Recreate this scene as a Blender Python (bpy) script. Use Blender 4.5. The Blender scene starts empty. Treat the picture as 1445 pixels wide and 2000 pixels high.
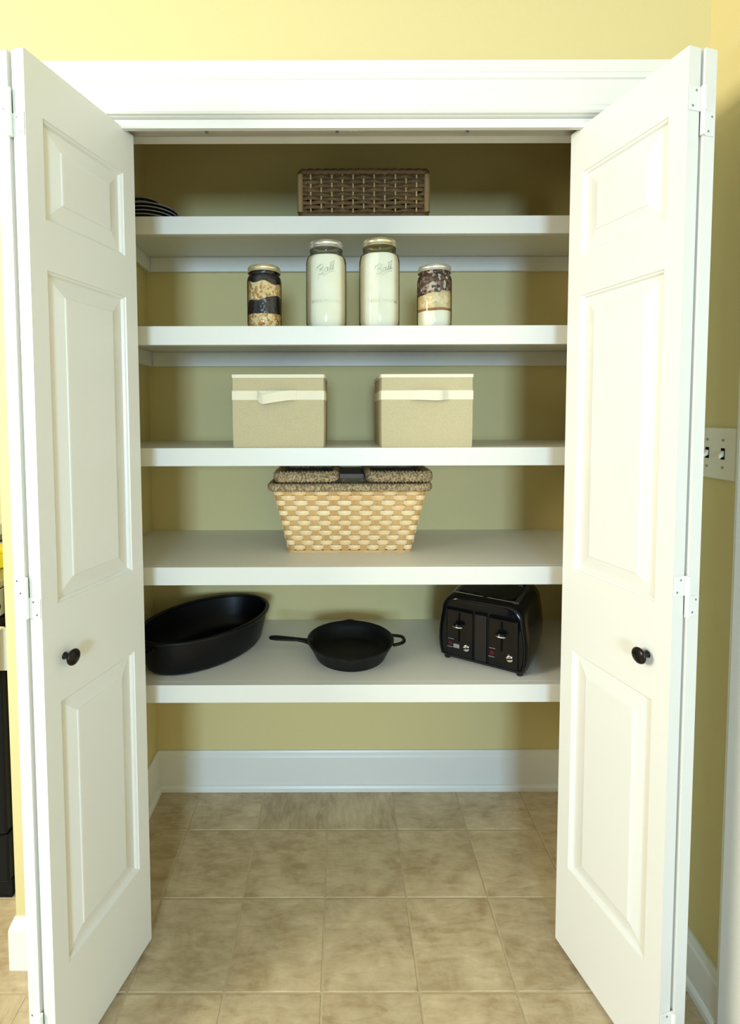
import bpy, bmesh, math, random
from mathutils import Vector, Matrix
random.seed(7)
PI = math.pi
S = bpy.context.scene
COL = S.collection

# ------------------------------------------------------------------ camera
cam = bpy.data.cameras.new('camera')
cam.sensor_fit = 'VERTICAL'
cam.sensor_height = 36.0
cam.lens = 969.18 / 2000 * 36
cam.shift_x = (722.5 - 664.78) / 2000
cam.shift_y = -(1000 - 861.66) / 2000
cam.clip_start = 0.05
co = bpy.data.objects.new('camera', cam)
COL.objects.link(co)
co.matrix_world = (Matrix.Translation((-.0138, -1.1695, 1.3628))
                   @ Matrix.Rotation(PI / 2 - .05004, 4, 'X') @ Matrix.Rotation(-.0026, 4, 'Z'))
S.camera = co

# ------------------------------------------------------------------ light
w = bpy.data.worlds.new('daylight')
S.world = w
w.use_nodes = True
w.node_tree.nodes['Background'].inputs[0].default_value = (.75, .87, 1, 1)
w.node_tree.nodes['Background'].inputs[1].default_value = .6


def area(name, loc, target, sx, sy, power, color):
    l = bpy.data.lights.new(name, 'AREA')
    l.shape = 'RECTANGLE'
    l.size, l.size_y, l.energy, l.color = sx, sy, power, color
    o = bpy.data.objects.new(name, l)
    COL.objects.link(o)
    o.location = loc
    o.rotation_euler = (Vector(target) - Vector(loc)).to_track_quat('-Z', 'Y').to_euler()
    return o


area('patio_daylight', (-.05, -5.12, 1.5), (-.05, 0, 1.5), .85, 1.0, 162, (.52, .76, 1))
area('window_daylight', (-2.68, -1.35, 1.85), (0, -1.35, 1.85), .8, .9, 108, (1, .95, .77))
S.view_settings.view_transform = 'Standard'
S.view_settings.look = 'None'
S.view_settings.gamma = 1
S.view_settings.use_curve_mapping = False
S.view_settings.exposure = -0.03


# ------------------------------------------------------------------ materials
def mat(name, col, rough=.5, metal=0., noise=None, bump=None, spec=.5, coat=0.):
    """noise=(scale, second colour, detail); bump=(scale, strength)"""
    m = bpy.data.materials.new(name)
    m.use_nodes = True
    nt = m.node_tree
    b = nt.nodes['Principled BSDF']
    b.inputs['Base Color'].default_value = (*col, 1)
    b.inputs['Roughness'].default_value = rough
    b.inputs['Metallic'].default_value = metal
    b.inputs['Specular IOR Level'].default_value = spec
    b.inputs['Coat Weight'].default_value = coat
    tc = nt.nodes.new('ShaderNodeTexCoord')
    if noise:
        n = nt.nodes.new('ShaderNodeTexNoise')
        n.inputs['Scale'].default_value = noise[0]
        n.inputs['Detail'].default_value = noise[2] if len(noise) > 2 else 4
        nt.links.new(tc.outputs['Object'], n.inputs['Vector'])
        r = nt.nodes.new('ShaderNodeValToRGB')
        r.color_ramp.elements[0].position = .35
        r.color_ramp.elements[1].position = .65
        r.color_ramp.elements[0].color = (*col, 1)
        r.color_ramp.elements[1].color = (*noise[1], 1)
        nt.links.new(n.outputs['Fac'], r.inputs['Fac'])
        nt.links.new(r.outputs['Color'], b.inputs['Base Color'])
    if bump:
        n = nt.nodes.new('ShaderNodeTexNoise')
        n.inputs['Scale'].default_value = bump[0]
        n.inputs['Detail'].default_value = 3
        nt.links.new(tc.outputs['Object'], n.inputs['Vector'])
        bp = nt.nodes.new('ShaderNodeBump')
        bp.inputs['Strength'].default_value = bump[1]
        bp.inputs['Distance'].default_value = .002
        nt.links.new(n.outputs['Fac'], bp.inputs['Height'])
        nt.links.new(bp.outputs['Normal'], b.inputs['Normal'])
    return m


def grains(name, cols, scale, bump=.6, rough=.6):
    """packed grains: voronoi cells, one colour per grain"""
    m = mat(name, cols[0], rough)
    nt = m.node_tree
    b = nt.nodes['Principled BSDF']
    tc = nt.nodes.new('ShaderNodeTexCoord')
    v = nt.nodes.new('ShaderNodeTexVoronoi')
    v.inputs['Scale'].default_value = scale
    nt.links.new(tc.outputs['Object'], v.inputs['Vector'])
    sp = nt.nodes.new('ShaderNodeSeparateColor')
    nt.links.new(v.outputs['Color'], sp.inputs[0])
    r = nt.nodes.new('ShaderNodeValToRGB')
    r.color_ramp.interpolation = 'CONSTANT'
    while len(r.color_ramp.elements) < len(cols):
        r.color_ramp.elements.new(.5)
    for i, c in enumerate(cols):
        r.color_ramp.elements[i].position = i / len(cols)
        r.color_ramp.elements[i].color = (*c, 1)
    nt.links.new(sp.outputs[0], r.inputs['Fac'])
    nt.links.new(r.outputs['Color'], b.inputs['Base Color'])
    bp = nt.nodes.new('ShaderNodeBump')
    bp.invert = True
    bp.inputs['Strength'].default_value = bump
    bp.inputs['Distance'].default_value = .004
    nt.links.new(v.outputs['Distance'], bp.inputs['Height'])
    nt.links.new(bp.outputs['Normal'], b.inputs['Normal'])
    return m


def varied(name, c1, c2, rough=.5, streak=(40, 4, 4), bump=0.):
    """colour varies per object (random) and by a stretched grain"""
    m = mat(name, c1, rough)
    nt = m.node_tree
    b = nt.nodes['Principled BSDF']
    tc = nt.nodes.new('ShaderNodeTexCoord')
    oi = nt.nodes.new('ShaderNodeObjectInfo')
    mp = nt.nodes.new('ShaderNodeMapping')
    mp.inputs['Scale'].default_value = streak
    nt.links.new(tc.outputs['Object'], mp.inputs['Vector'])
    n = nt.nodes.new('ShaderNodeTexNoise')
    n.noise_dimensions = '4D'
    n.inputs['Scale'].default_value = 1
    n.inputs['Detail'].default_value = 4
    mu = nt.nodes.new('ShaderNodeMath')
    mu.operation = 'MULTIPLY'
    mu.inputs[1].default_value = 50
    nt.links.new(oi.outputs['Random'], mu.inputs[0])
    nt.links.new(mu.outputs[0], n.inputs['W'])
    nt.links.new(mp.outputs['Vector'], n.inputs['Vector'])
    mx = nt.nodes.new('ShaderNodeMix')
    mx.data_type = 'RGBA'
    mx.inputs[6].default_value = (*c1, 1)
    mx.inputs[7].default_value = (*c2, 1)
    a = nt.nodes.new('ShaderNodeMath')
    a.operation = 'MULTIPLY_ADD'
    a.inputs[1].default_value = 2.2
    a.inputs[2].default_value = -.8
    nt.links.new(n.outputs['Fac'], a.inputs[0])
    ad = nt.nodes.new('ShaderNodeMath')
    ad.operation = 'MULTIPLY_ADD'
    ad.use_clamp = True
    ad.inputs[1].default_value = .4
    nt.links.new(oi.outputs['Random'], ad.inputs[0])
    nt.links.new(a.outputs[0], ad.inputs[2])
    nt.links.new(ad.outputs[0], mx.inputs[0])
    nt.links.new(mx.outputs[2], b.inputs['Base Color'])
    if bump:
        bp = nt.nodes.new('ShaderNodeBump')
        bp.inputs['Strength'].default_value = bump
        bp.inputs['Distance'].default_value = .002
        nt.links.new(n.outputs['Fac'], bp.inputs['Height'])
        nt.links.new(bp.outputs['Normal'], b.inputs['Normal'])
    return m


def glass_mat(name, tint=(.93, .96, .93), f=1.0):
    m = bpy.data.materials.new(name)
    m.use_nodes = True
    nt = m.node_tree
    nt.nodes.remove(nt.nodes['Principled BSDF'])
    out = nt.nodes['Material Output']
    t = nt.nodes.new('ShaderNodeBsdfTransparent')
    t.inputs[0].default_value = (*tint, 1)
    g = nt.nodes.new('ShaderNodeBsdfGlossy')
    g.inputs['Roughness'].default_value = .06
    g.inputs[0].default_value = (f, f, f, 1)
    lw = nt.nodes.new('ShaderNodeFresnel')
    lw.inputs[0].default_value = 1.36
    mx = nt.nodes.new('ShaderNodeMixShader')
    nt.links.new(lw.outputs[0], mx.inputs[0])
    nt.links.new(t.outputs[0], mx.inputs[1])
    nt.links.new(g.outputs[0], mx.inputs[2])
    nt.links.new(mx.outputs[0], out.inputs[0])
    return m


def tile_mat():
    m = mat('vinyl_tile', (.5, .4, .25), .38)
    nt = m.node_tree
    b = nt.nodes['Principled BSDF']
    tc = nt.nodes.new('ShaderNodeTexCoord')
    oi = nt.nodes.new('ShaderNodeObjectInfo')
    mu = nt.nodes.new('ShaderNodeMath')
    mu.operation = 'MULTIPLY'
    mu.inputs[1].default_value = 37
    nt.links.new(oi.outputs['Random'], mu.inputs[0])

    def nz(scale, detail, streak):
        mp = nt.nodes.new('ShaderNodeMapping')
        mp.inputs['Scale'].default_value = streak
        nt.links.new(tc.outputs['Object'], mp.inputs['Vector'])
        n = nt.nodes.new('ShaderNodeTexNoise')
        n.noise_dimensions = '4D'
        n.inputs['Scale'].default_value = scale
        n.inputs['Detail'].default_value = detail
        n.inputs['Roughness'].default_value = .65
        n.inputs['Distortion'].default_value = .6
        nt.links.new(mp.outputs[0], n.inputs['Vector'])
        nt.links.new(mu.outputs[0], n.inputs['W'])
        return n
    n1 = nz(7, 5, (1, 1, 1))
    n2 = nz(16, 6, (1, 3.2, 1))
    r1 = nt.nodes.new('ShaderNodeValToRGB')
    r1.color_ramp.elements[0].position = .38
    r1.color_ramp.elements[1].position = .62
    r1.color_ramp.elements[0].color = (.29, .20, .095, 1)
    r1.color_ramp.elements[1].color = (.60, .49, .31, 1)
    nt.links.new(n1.outputs['Fac'], r1.inputs['Fac'])
    r2 = nt.nodes.new('ShaderNodeValToRGB')
    r2.color_ramp.elements[0].position = .36
    r2.color_ramp.elements[1].position = .68
    r2.color_ramp.elements[0].color = (.40, .30, .17, 1)
    r2.color_ramp.elements[1].color = (.70, .60, .42, 1)
    nt.links.new(n2.outputs['Fac'], r2.inputs['Fac'])
    mx = nt.nodes.new('ShaderNodeMix')
    mx.data_type = 'RGBA'
    mx.inputs[0].default_value = .5
    nt.links.new(r1.outputs[0], mx.inputs[6])
    nt.links.new(r2.outputs[0], mx.inputs[7])
    hs = nt.nodes.new('ShaderNodeHueSaturation')
    mr = nt.nodes.new('ShaderNodeMapRange')
    mr.inputs[3].default_value = .93
    mr.inputs[4].default_value = 1.07
    nt.links.new(oi.outputs['Random'], mr.inputs[0])
    nt.links.new(mr.outputs[0], hs.inputs['Value'])
    nt.links.new(mx.outputs[2], hs.inputs['Color'])
    nt.links.new(hs.outputs[0], b.inputs['Base Color'])
    bp = nt.nodes.new('ShaderNodeBump')
    bp.inputs['Strength'].default_value = .25
    bp.inputs['Distance'].default_value = .002
    nt.links.new(n2.outputs['Fac'], bp.inputs['Height'])
    nt.links.new(bp.outputs['Normal'], b.inputs['Normal'])
    return m


WALL = (.66, .56, .27)
M = dict(
    wall=mat('cream_wall_paint', WALL, .7, bump=(180, .12)),
    ceiling=mat('ceiling_paint', (.62, .61, .57), .8),
    low_bounce_wall=mat('low_bounce_wall_tone', (.16, .14, .10), .8),  # invented dark tone for the unseen walls, weakens bounced light
    white=mat('white_gloss_paint', (.76, .76, .72), .32, bump=(60, .05)),
    shelf=mat('white_shelf_paint', (.76, .75, .69), .38, bump=(50, .06)),
    hinge=mat('painted_hinge', (.78, .79, .76), .35),
    screw=mat('screw_steel', (.32, .32, .30), .4, .8),
    grout=mat('grout', (.52, .43, .28), .55, noise=(30, (.46, .37, .23))),
    tile=tile_mat(),
    bronze=mat('dark_bronze', (.016, .012, .010), .28, .6),
    track=mat('track_metal', (.62, .60, .55), .4, .5),
    ivory=mat('ivory_plastic', (.78, .74, .62), .35),
    slot=mat('slot_dark', (.003, .003, .003), .8, spec=.05),
    topplate=mat('grey_top_plate', (.035, .036, .037), .3),
    glass=glass_mat('jar_glass', (.975, .985, .97), .9),
    lid=mat('tin_lid', (.80, .72, .46), .3, .75),
    lid2=mat('silver_lid', (.78, .76, .68), .3, .75),
    flour=mat('flour', (.92, .88, .72), .9, noise=(25, (.90, .85, .68))),
    iron=mat('cast_iron', (.004, .0045, .0055), .5, .0, bump=(300, .2), spec=.22),
    enamel=mat('black_enamel', (.0035, .0035, .0045), .38, bump=(40, .02), spec=.2),
    toaster=mat('black_gloss_plastic', (.004, .004, .0045), .14, spec=.25),
    toaster2=mat('black_satin', (.008, .008, .009), .26, spec=.35),
    chrome=mat('chrome', (.82, .82, .80), .15, 1.0),
    red=mat('red_button', (.07, .006, .009), .4, spec=.2),
    grey=mat('grey_print', (.24, .23, .22), .5),
    linen=mat('beige_linen', (.56, .485, .30), .85, noise=(260, (.51, .435, .26), 2), bump=(420, .35)),
    linen2=mat('cream_binding', (.82, .76, .58), .8, bump=(300, .2)),
    splint=varied('maple_splint', (.86, .55, .23), (.96, .78, .48), .36, (9, 9, 60), .15),
    stake=varied('tan_splint', (.58, .33, .115), (.74, .46, .18), .5, (60, 60, 9), .15),
    rope=mat('seagrass_rope', (.17, .105, .045), .8, noise=(170, (.62, .47, .26), 3), bump=(420, .9)),
    dark_lid=mat('dark_lid_lining', (.05, .042, .034), .6, noise=(60, (.085, .07, .055))),
    taupe=mat('taupe_board', (.20, .155, .11), .6),
    wicker=varied('dark_wicker', (.062, .032, .008), (.145, .080, .024), .6, (14, 14, 80), .3),
    wickerl=varied('light_wicker', (.17, .105, .040), (.25, .165, .07), .5, (80, 80, 10), .2),
    reed=varied('pale_reed', (.34, .25, .11), (.46, .36, .17), .5, (80, 80, 10), .2),
    plate=mat('dark_stoneware', (.012, .012, .014), .25),
    rim=mat('grey_plate_rim', (.30, .29, .28), .4),
    steel=mat('stainless', (.42, .43, .43), .3, .9),
    range=mat('range_black', (.006, .007, .008), .3, spec=.12),
    towel=mat('white_towel', (.86, .86, .84), .95, bump=(300, .5)),
    yellow=mat('yellow_enamel', (.85, .68, .02), .4),
    oats=grains('toasted_oats', [(.70, .45, .18), (.80, .60, .30), (.52, .28, .08), (.88, .72, .42)], 140, .9),
    grain=grains('pale_grain', [(.74, .42, .13), (.86, .66, .34), (.58, .28, .07), (.90, .78, .52)], 170, .9),
    beans=grains('black_beans', [(.012, .011, .014), (.02, .016, .018), (.028, .02, .026)], 120, .35, .3),
    chips=grains('brown_chips', [(.10, .05, .03), (.18, .10, .065), (.07, .035, .02), (.34, .25, .18), (.58, .48, .38), (.06, .03, .02)], 130, .9),
    flakes=grains('rolled_oats', [(.76, .62, .34), (.82, .70, .44), (.68, .53, .27)], 130, .4),
    sugar=mat('brown_sugar', (.30, .14, .04), .8, noise=(120, (.40, .20, .07))),
)


# ------------------------------------------------------------------ mesh helpers
class MB:
    def __init__(s):
        s.bm = bmesh.new()

    def box(s, x0, x1, y0, y1, z0, z1, bev=0., seg=2):
        r = bmesh.ops.create_cube(s.bm, size=1)
        vs = r['verts']
        for v in vs:
            v.co = Vector(((x0 + x1) / 2 + v.co.x * (x1 - x0), (y0 + y1) / 2 + v.co.y * (y1 - y0), (z0 + z1) / 2 + v.co.z * (z1 - z0)))
        if bev:
            es = list({e for v in vs for e in v.link_edges})
            bmesh.ops.bevel(s.bm, geom=es, offset=bev, segments=seg, affect='EDGES', profile=.5)
        return s

    def loft(s, rings, closed=True, cap=True, cap_start=None, cap_end=None):
        vr = [[s.bm.verts.new(p) for p in r] for r in rings]
        for a, b in zip(vr, vr[1:]):
            n = len(a)
            for i in range(n if closed else n - 1):
                j = (i + 1) % n
                try:
                    s.bm.faces.new((a[i], a[j], b[j], b[i]))
                except ValueError:
                    pass
        if (cap if cap_start is None else cap_start):
            s.bm.faces.new(vr[0][::-1])
        if (cap if cap_end is None else cap_end):
            s.bm.faces.new(vr[-1])
        return s

    def lathe(s, prof, seg=48, c=(0, 0, 0), mtx=None, cap_start=False, cap_end=False):
        rings = []
        for r, z in prof:
            ring = [Vector((c[0] + r * math.cos(2 * PI * i / seg), c[1] + r * math.sin(2 * PI * i / seg), c[2] + z)) for i in range(seg)]
            if mtx:
                ring = [mtx @ p for p in ring]
            rings.append(ring)
        return s.loft(rings, cap_start=cap_start, cap_end=cap_end)

    def tube(s, pts, rad, seg=8, closed=False, rz=None, up=(0, 0, 1)):
        """swept tube; rad a number or function of index; rz optional second radius along up"""
        pts = [Vector(p) for p in pts]
        n = len(pts)
        rings = []
        for i, p in enumerate(pts):
            if closed:
                t = pts[(i + 1) % n] - pts[i - 1]
            else:
                t = pts[min(i + 1, n - 1)] - pts[max(i - 1, 0)]
            t.normalize()
            u = Vector(up)
            if abs(t.dot(u)) > .95:
                u = Vector((1, 0, 0))
            a = t.cross(u).normalized()
            b = a.cross(t)
            ra = rad(i) if callable(rad) else rad
            rb = ra if rz is None else (rz(i) if callable(rz) else rz)
            rings.append([p + a * math.cos(2 * PI * k / seg) * ra + b * math.sin(2 * PI * k / seg) * rb for k in range(seg)])
        if closed:
            rings.append(rings[0])
            return s.loft_closed(rings[:-1])
        return s.loft(rings)

    def loft_closed(s, rings):
        vr = [[s.bm.verts.new(p) for p in r] for r in rings]
        n = len(vr)
        for q in range(n):
            a, b = vr[q], vr[(q + 1) % n]
            m = len(a)
            for i in range(m):
                j = (i + 1) % m
                s.bm.faces.new((a[i], a[j], b[j], b[i]))
        return s

    def quad(s, *p):
        s.bm.faces.new([s.bm.verts.new(Vector(q)) for q in p])
        return s

    def build(s, name, m, parent=None, loc=(0, 0, 0), smooth=False, angle=None, recalc=True, mapf=None):
        if mapf:
            for v in s.bm.verts:
                v.co = mapf(v.co)
        if recalc:
            bmesh.ops.recalc_face_normals(s.bm, faces=s.bm.faces)
        me = bpy.data.meshes.new(name)
        s.bm.to_mesh(me)
        s.bm.free()
        me.materials.append(m)
        o = bpy.data.objects.new(name, me)
        COL.objects.link(o)
        o.location = loc
        if parent:
            o.parent = parent
        if smooth or angle:
            for p in me.polygons:
                p.use_smooth = True
            try:
                me.set_sharp_from_angle(angle=angle or math.radians(40))
            except Exception:
                pass
        return o


def thing(name, label, cat, loc=(0, 0, 0), rz=0, group=None):
    o = bpy.data.objects.new(name, None)
    COL.objects.link(o)
    o.empty_display_size = .05
    o.location = loc
    o.rotation_euler = (0, 0, rz)
    o['label'] = label
    o['category'] = cat
    if group:
        o['group'] = group
    return o


def tag(o, label, cat, group=None):
    o['label'] = label
    o['category'] = cat
    if group:
        o['group'] = group
    return o


def struct(o, label, cat):
    o['kind'] = 'structure'
    o['label'] = label
    o['category'] = cat
    return o


def empty_struct(name, label, cat, loc=(0, 0, 0)):
    o = bpy.data.objects.new(name, None)
    COL.objects.link(o)
    o.location = loc
    return struct(o, label, cat)


def rrect(a, b, rc, n):
    """points (x, y, nx, ny) evenly spaced round a rectangle of half sizes a, b, start front middle (-y)"""
    segs = []
    L1, L2, A = 2 * (a - rc), 2 * (b - rc), PI / 2 * rc
    P = 2 * (L1 + L2) + 4 * A
    out = []
    for i in range(n):
        d = (P * i / n + L1 / 2) % P
        for k in range(4):
            L = (L1, L2, L1, L2)[k]
            ang = k * PI / 2
            ca, sa = math.cos(ang), math.sin(ang)
            hx, hy = ((a, b), (b, a), (a, b), (b, a))[k]
            if d < L:
                x, y, nx, ny = -L / 2 + d, -hy, 0., -1.
            elif d < L + A:
                t = (d - L) / rc
                x, y = hx - rc + rc * math.sin(t), -hy + rc - rc * math.cos(t)
                nx, ny = math.sin(t), -math.cos(t)
            else:
                d -= L + A
                continue
            out.append((x * ca - y * sa, x * sa + y * ca, nx * ca - ny * sa, nx * sa + ny * ca))
            break
    return out, P


# ------------------------------------------------------------------ setting
YW, XCL, XCR, XR = .589, -.6875, .827, .827     # closet back, closet sides, right room wall
JL, JR, JT = -.594, .627, 2.06                 # opening
XB, YB, XS, YK, HC = -2.75, -5.2, -.82, .90, 2.55
T, TX, TY = .2313, -.0616, .4013

fl = struct(MB().box(XB, 1.0, YB, YK + .1, -.05, -.0014).build('floor', M['grout']), 'tan stone-look vinyl tile floor running into the closet', 'floor')
tmesh = []
for k in range(4):
    b = MB()
    g = .0024
    b.box(-T / 2 + g, T / 2 - g, -T / 2 + g, T / 2 - g, -.0045, 0, .0014, 2)
    o = b.build('tile', M['tile'], fl)
    tmesh.append(o.data)
    bpy.data.objects.remove(o)
for i in range(-9, 4):
    for j in range(-9, 2):
        x, y = TX + (i + .5) * T, TY + (j + .5) * T
        if x + T / 2 < XB + .2 or (y > .5 and x < -.7 and False):
            continue
        o = bpy.data.objects.new('tile', random.choice(tmesh))
        COL.objects.link(o)
        o.location = (x, y, 0)
        o.rotation_euler = (0, 0, random.choice((0, 0, PI, 0, PI, PI / 2)))
        o.parent = fl
struct(MB().box(XB, XR, YB, 0, HC, HC + .1).box(XS - .1, 1.0, 0, YK + .1, HC, HC + .1).box(XB, XS - .1, 0, YK + .1, HC, HC + .1).build('ceiling', M['ceiling']), 'off white ceiling over the kitchen and closet', 'ceiling')
# closet front wall with its opening, left end and return
b = MB()
op = [(XS, 0), (JL, 0), (JL, JT), (JR, JT), (JR, 0), (XR, 0), (XR, HC), (XS, HC)]
b.loft([[Vector((x, y, z)) for x, z in op] for y in (0, .115)])
struct(b.build('wall_front', M['wall']), 'cream yellow wall above and beside the closet opening', 'wall')
struct(MB().box(XS, XCL, .115, YW + .1, 0, HC).build('wall_left', M['wall']), 'left side wall inside the closet', 'wall')
struct(MB().box(XCR, XCR + .1, .115, YW + .1, 0, HC).build('wall_right', M['wall']), 'right side wall inside the closet', 'wall')
struct(MB().box(XCL, XCR, YW, YW + .1, 0, HC).build('wall_back', M['wall']), 'back wall of the closet behind the shelves', 'wall')
# right room wall with a doorway beyond its casing
b = MB()
b.box(XR, XR + .12, -.16, .0, 0, HC)
b.box(XR, XR + .12, -1.0, -.16, 2.07, HC)
b.box(XR, XR + .12, YB, -1.0, 0, HC)
struct(b.build('wall_east', M['wall']), 'yellow room wall to the right with the light switch', 'wall')
b = MB()
b.box(XB - .12, XB, YB, -1.95, 0, HC).box(XB - .12, XB, -.75, YK, 0, HC)
b.box(XB - .12, XB, -1.95, -.75, 0, 1.25).box(XB - .12, XB, -1.95, -.75, 2.45, HC)
struct(b.build('wall_west', M['low_bounce_wall']), 'kitchen wall with the window, toned dark to cut bounced light, out of frame left', 'wall')
b = MB()
b.box(XB, -.75, YB - .12, YB, 0, HC).box(.75, XR, YB - .12, YB, 0, HC).box(-.75, .75, YB - .12, YB, 2.05, HC).box(-.75, .75, YB - .12, YB, 0, .85)
struct(b.build('wall_south', M['low_bounce_wall']), 'room wall with the wide window, toned dark to cut bounced light, behind the viewer', 'wall')
struct(MB().box(XB, XS, YK, YK + .1, 0, HC).build('wall_kitchen', M['wall']), 'cream kitchen wall behind the range at far left', 'wall')


def frame(name, horizontal, c, x0, x1, z0, z1, label, cat):
    e = empty_struct(name, label, cat)
    fw = .05
    for a0, a1, c0, c1 in ((x0, x1, z0, z0 + fw), (x0, x1, z1 - fw, z1), (x0, x0 + fw, z0 + fw, z1 - fw), (x1 - fw, x1, z0 + fw, z1 - fw), ((x0 + x1) / 2 - .02, (x0 + x1) / 2 + .02, z0 + fw, z1 - fw)):
        b = MB()
        if horizontal:
            b.box(a0, a1, c - .03, c + .03, c0, c1)
        else:
            b.box(c - .03, c + .03, a0, a1, c0, c1)
        b.build('sash_bar', M['white'], e)
    return e


frame('window_1', False, XB - .06, -1.95, -.75, 1.25, 2.45, 'white framed kitchen window, out of frame left', 'window')
frame('window_2', True, YB - .06, -.75, .75, .85, 2.05, 'wide white window behind the viewer', 'window')


# profiles: baseboard with a rounded top and a shoe moulding
def base_prof(h=.145, t=.014, shoe=True):
    p = [(0, h), (t * .45, h), (t * .62, h - .006), (t * .75, h - .016), (t, h - .022), (t, .022)]
    if shoe:
        p += [(t + .004, .020), (t + .008, .013), (t + .009, .004), (t + .009, 0)]
    else:
        p += [(t, 0)]
    return p + [(0, 0)]


def extrude_profile(b, prof, p0, p1, nrm, m0=0., m1=0.):
    """profile (out, z) swept from p0 to p1; m0/m1 = mitre factors (added length per unit out)"""
    p0, p1, nrm = Vector(p0), Vector(p1), Vector(nrm)
    d = (p1 - p0).normalized()
    r0 = [p0 + nrm * o - d * (o * m0) + Vector((0, 0, z)) for o, z in prof]
    r1 = [p1 + nrm * o + d * (o * m1) + Vector((0, 0, z)) for o, z in prof]
    b.loft([r0, r1])


bp = base_prof()
b = MB(); extrude_profile(b, bp, (XCL, YW, 0), (XCR, YW, 0), (0, -1, 0), -1, -1)
struct(b.build('baseboard_back', M['white']), 'white baseboard along the closet back wall', 'baseboard')
b = MB(); extrude_profile(b, bp, (XCL, .115, 0), (XCL, YW, 0), (1, 0, 0), 0, -1)
struct(b.build('baseboard_left', M['white']), 'white baseboard on the closet left wall', 'baseboard')
b = MB(); extrude_profile(b, bp, (XCR, .115, 0), (XCR, YW, 0), (-1, 0, 0), 0, -1)
struct(b.build('baseboard_right', M['white']), 'white baseboard on the closet right wall', 'baseboard')
b = MB(); extrude_profile(b, base_prof(.125), (XR, -.137, 0), (XR, 0, 0), (-1, 0, 0), 0, 0)
struct(b.build('baseboard_east', M['white']), 'white baseboard under the light switch', 'baseboard')
b = MB()
bf = [(0, .128), (.003, .128), (.012, .106), (.013, .100), (.013, 0), (0, 0)]
extrude_profile(b, bf, (XS, 0, 0), (JL - .095, 0, 0), (0, -1, 0), 1, 0)
extrude_profile(b, bf, (XS, 0, 0), (XS, .16, 0), (-1, 0, 0), 1, 0)
struct(b.build('baseboard_front', M['white']), 'white baseboard round the wall end at far left', 'baseboard')

# casing: profile across its width, head and two legs
cas = [(0, 0), (0, .009), (.004, .013), (.012, .012), (.016, .0145), (.068, .016), (.070, .0195), (.080, .0215), (.084, .019), (.109, .019), (.109, 0)]
CW = .109
CT = 2.049
b = MB()


def casing_ring(pt, wdir):
    return [Vector(pt) + Vector(wdir) * u + Vector((0, -1, 0)) * d for u, d in cas]


b.loft([casing_ring((JL + .004, 0, CT), (-1, 0, 1)), casing_ring((JR - .004, 0, CT), (1, 0, 1))])
struct(b.build('trim_1', M['white']), 'white moulded casing across the top of the closet', 'trim')
b = MB(); b.loft([casing_ring((JL + .004, 0, 0), (-.88, 0, 0)), casing_ring((JL + .004, 0, CT), (-1, 0, 1))])
struct(b.build('trim_2', M['white']), 'white casing left of the closet opening', 'trim')
b = MB(); b.loft([casing_ring((JR - .004, 0, 0), (.88, 0, 0)), casing_ring((JR - .004, 0, CT), (1, 0, 1))])
struct(b.build('trim_3', M['white']), 'white casing right of the closet opening', 'trim')
b = MB()
b.box(JL, JL + .012, 0, .115, 0, JT - .002)
b.box(JR - .012, JR, 0, .115, 0, JT - .002)
b.box(JL + .012, JR - .012, .0, .115, JT - .012, JT - .002)
struct(b.build('trim_4', M['white']), 'white jamb lining the closet opening', 'trim')
struct(MB().box(JL + .013, JR - .013, .010, .022, 2.0275, 2.0475, .001).build('trim_5', M['white']), 'white fascia board hiding the sliding track', 'trim')
# right doorway casing
b = MB()
pc = [(0, 0), (0, .012), (.004, .018), (.012, .020), (.03, .017), (.060, .014), (.064, .010), (.064, 0)]
b.loft([[Vector((XR - d, -.137 - u * 1.05, z)) for u, d in pc] for z in (0, 2.13)])
struct(b.build('trim_6', M['white']), 'white door casing at the right edge of the picture', 'trim')
e = empty_struct('door_3', 'white door beyond the right casing, out of frame', 'door')
MB().box(XR + .03, XR + .065, -.985, -.195, .008, 2.06, .002).build('door_slab', M['white'], e)

# track with its hardware
tr = thing('sliding_track', 'metal bifold track under the head jamb above the closet', 'track', (0, .045, 2.036))
b = MB()
b.box(JL + .014, JR - .014, -.017, -.014, 0, .012).box(JL + .014, JR - .014, .014, .017, 0, .012).box(JL + .014, JR - .014, -.014, .014, .0095, .012)
b.build('rail', M['track'], tr)
for x in (-.33, -.02, .29):
    MB().lathe([(.004, 0), (.004, .009)], 10, (x, 0, .0005), cap_start=True, cap_end=True).build('rail_screw', M['screw'], tr)
for x in (.012, .024):
    MB().box(x - .004, x + .004, -.012, -.002, .001, .009, .002).build('roller_clip', M['ivory'], tr)


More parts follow.
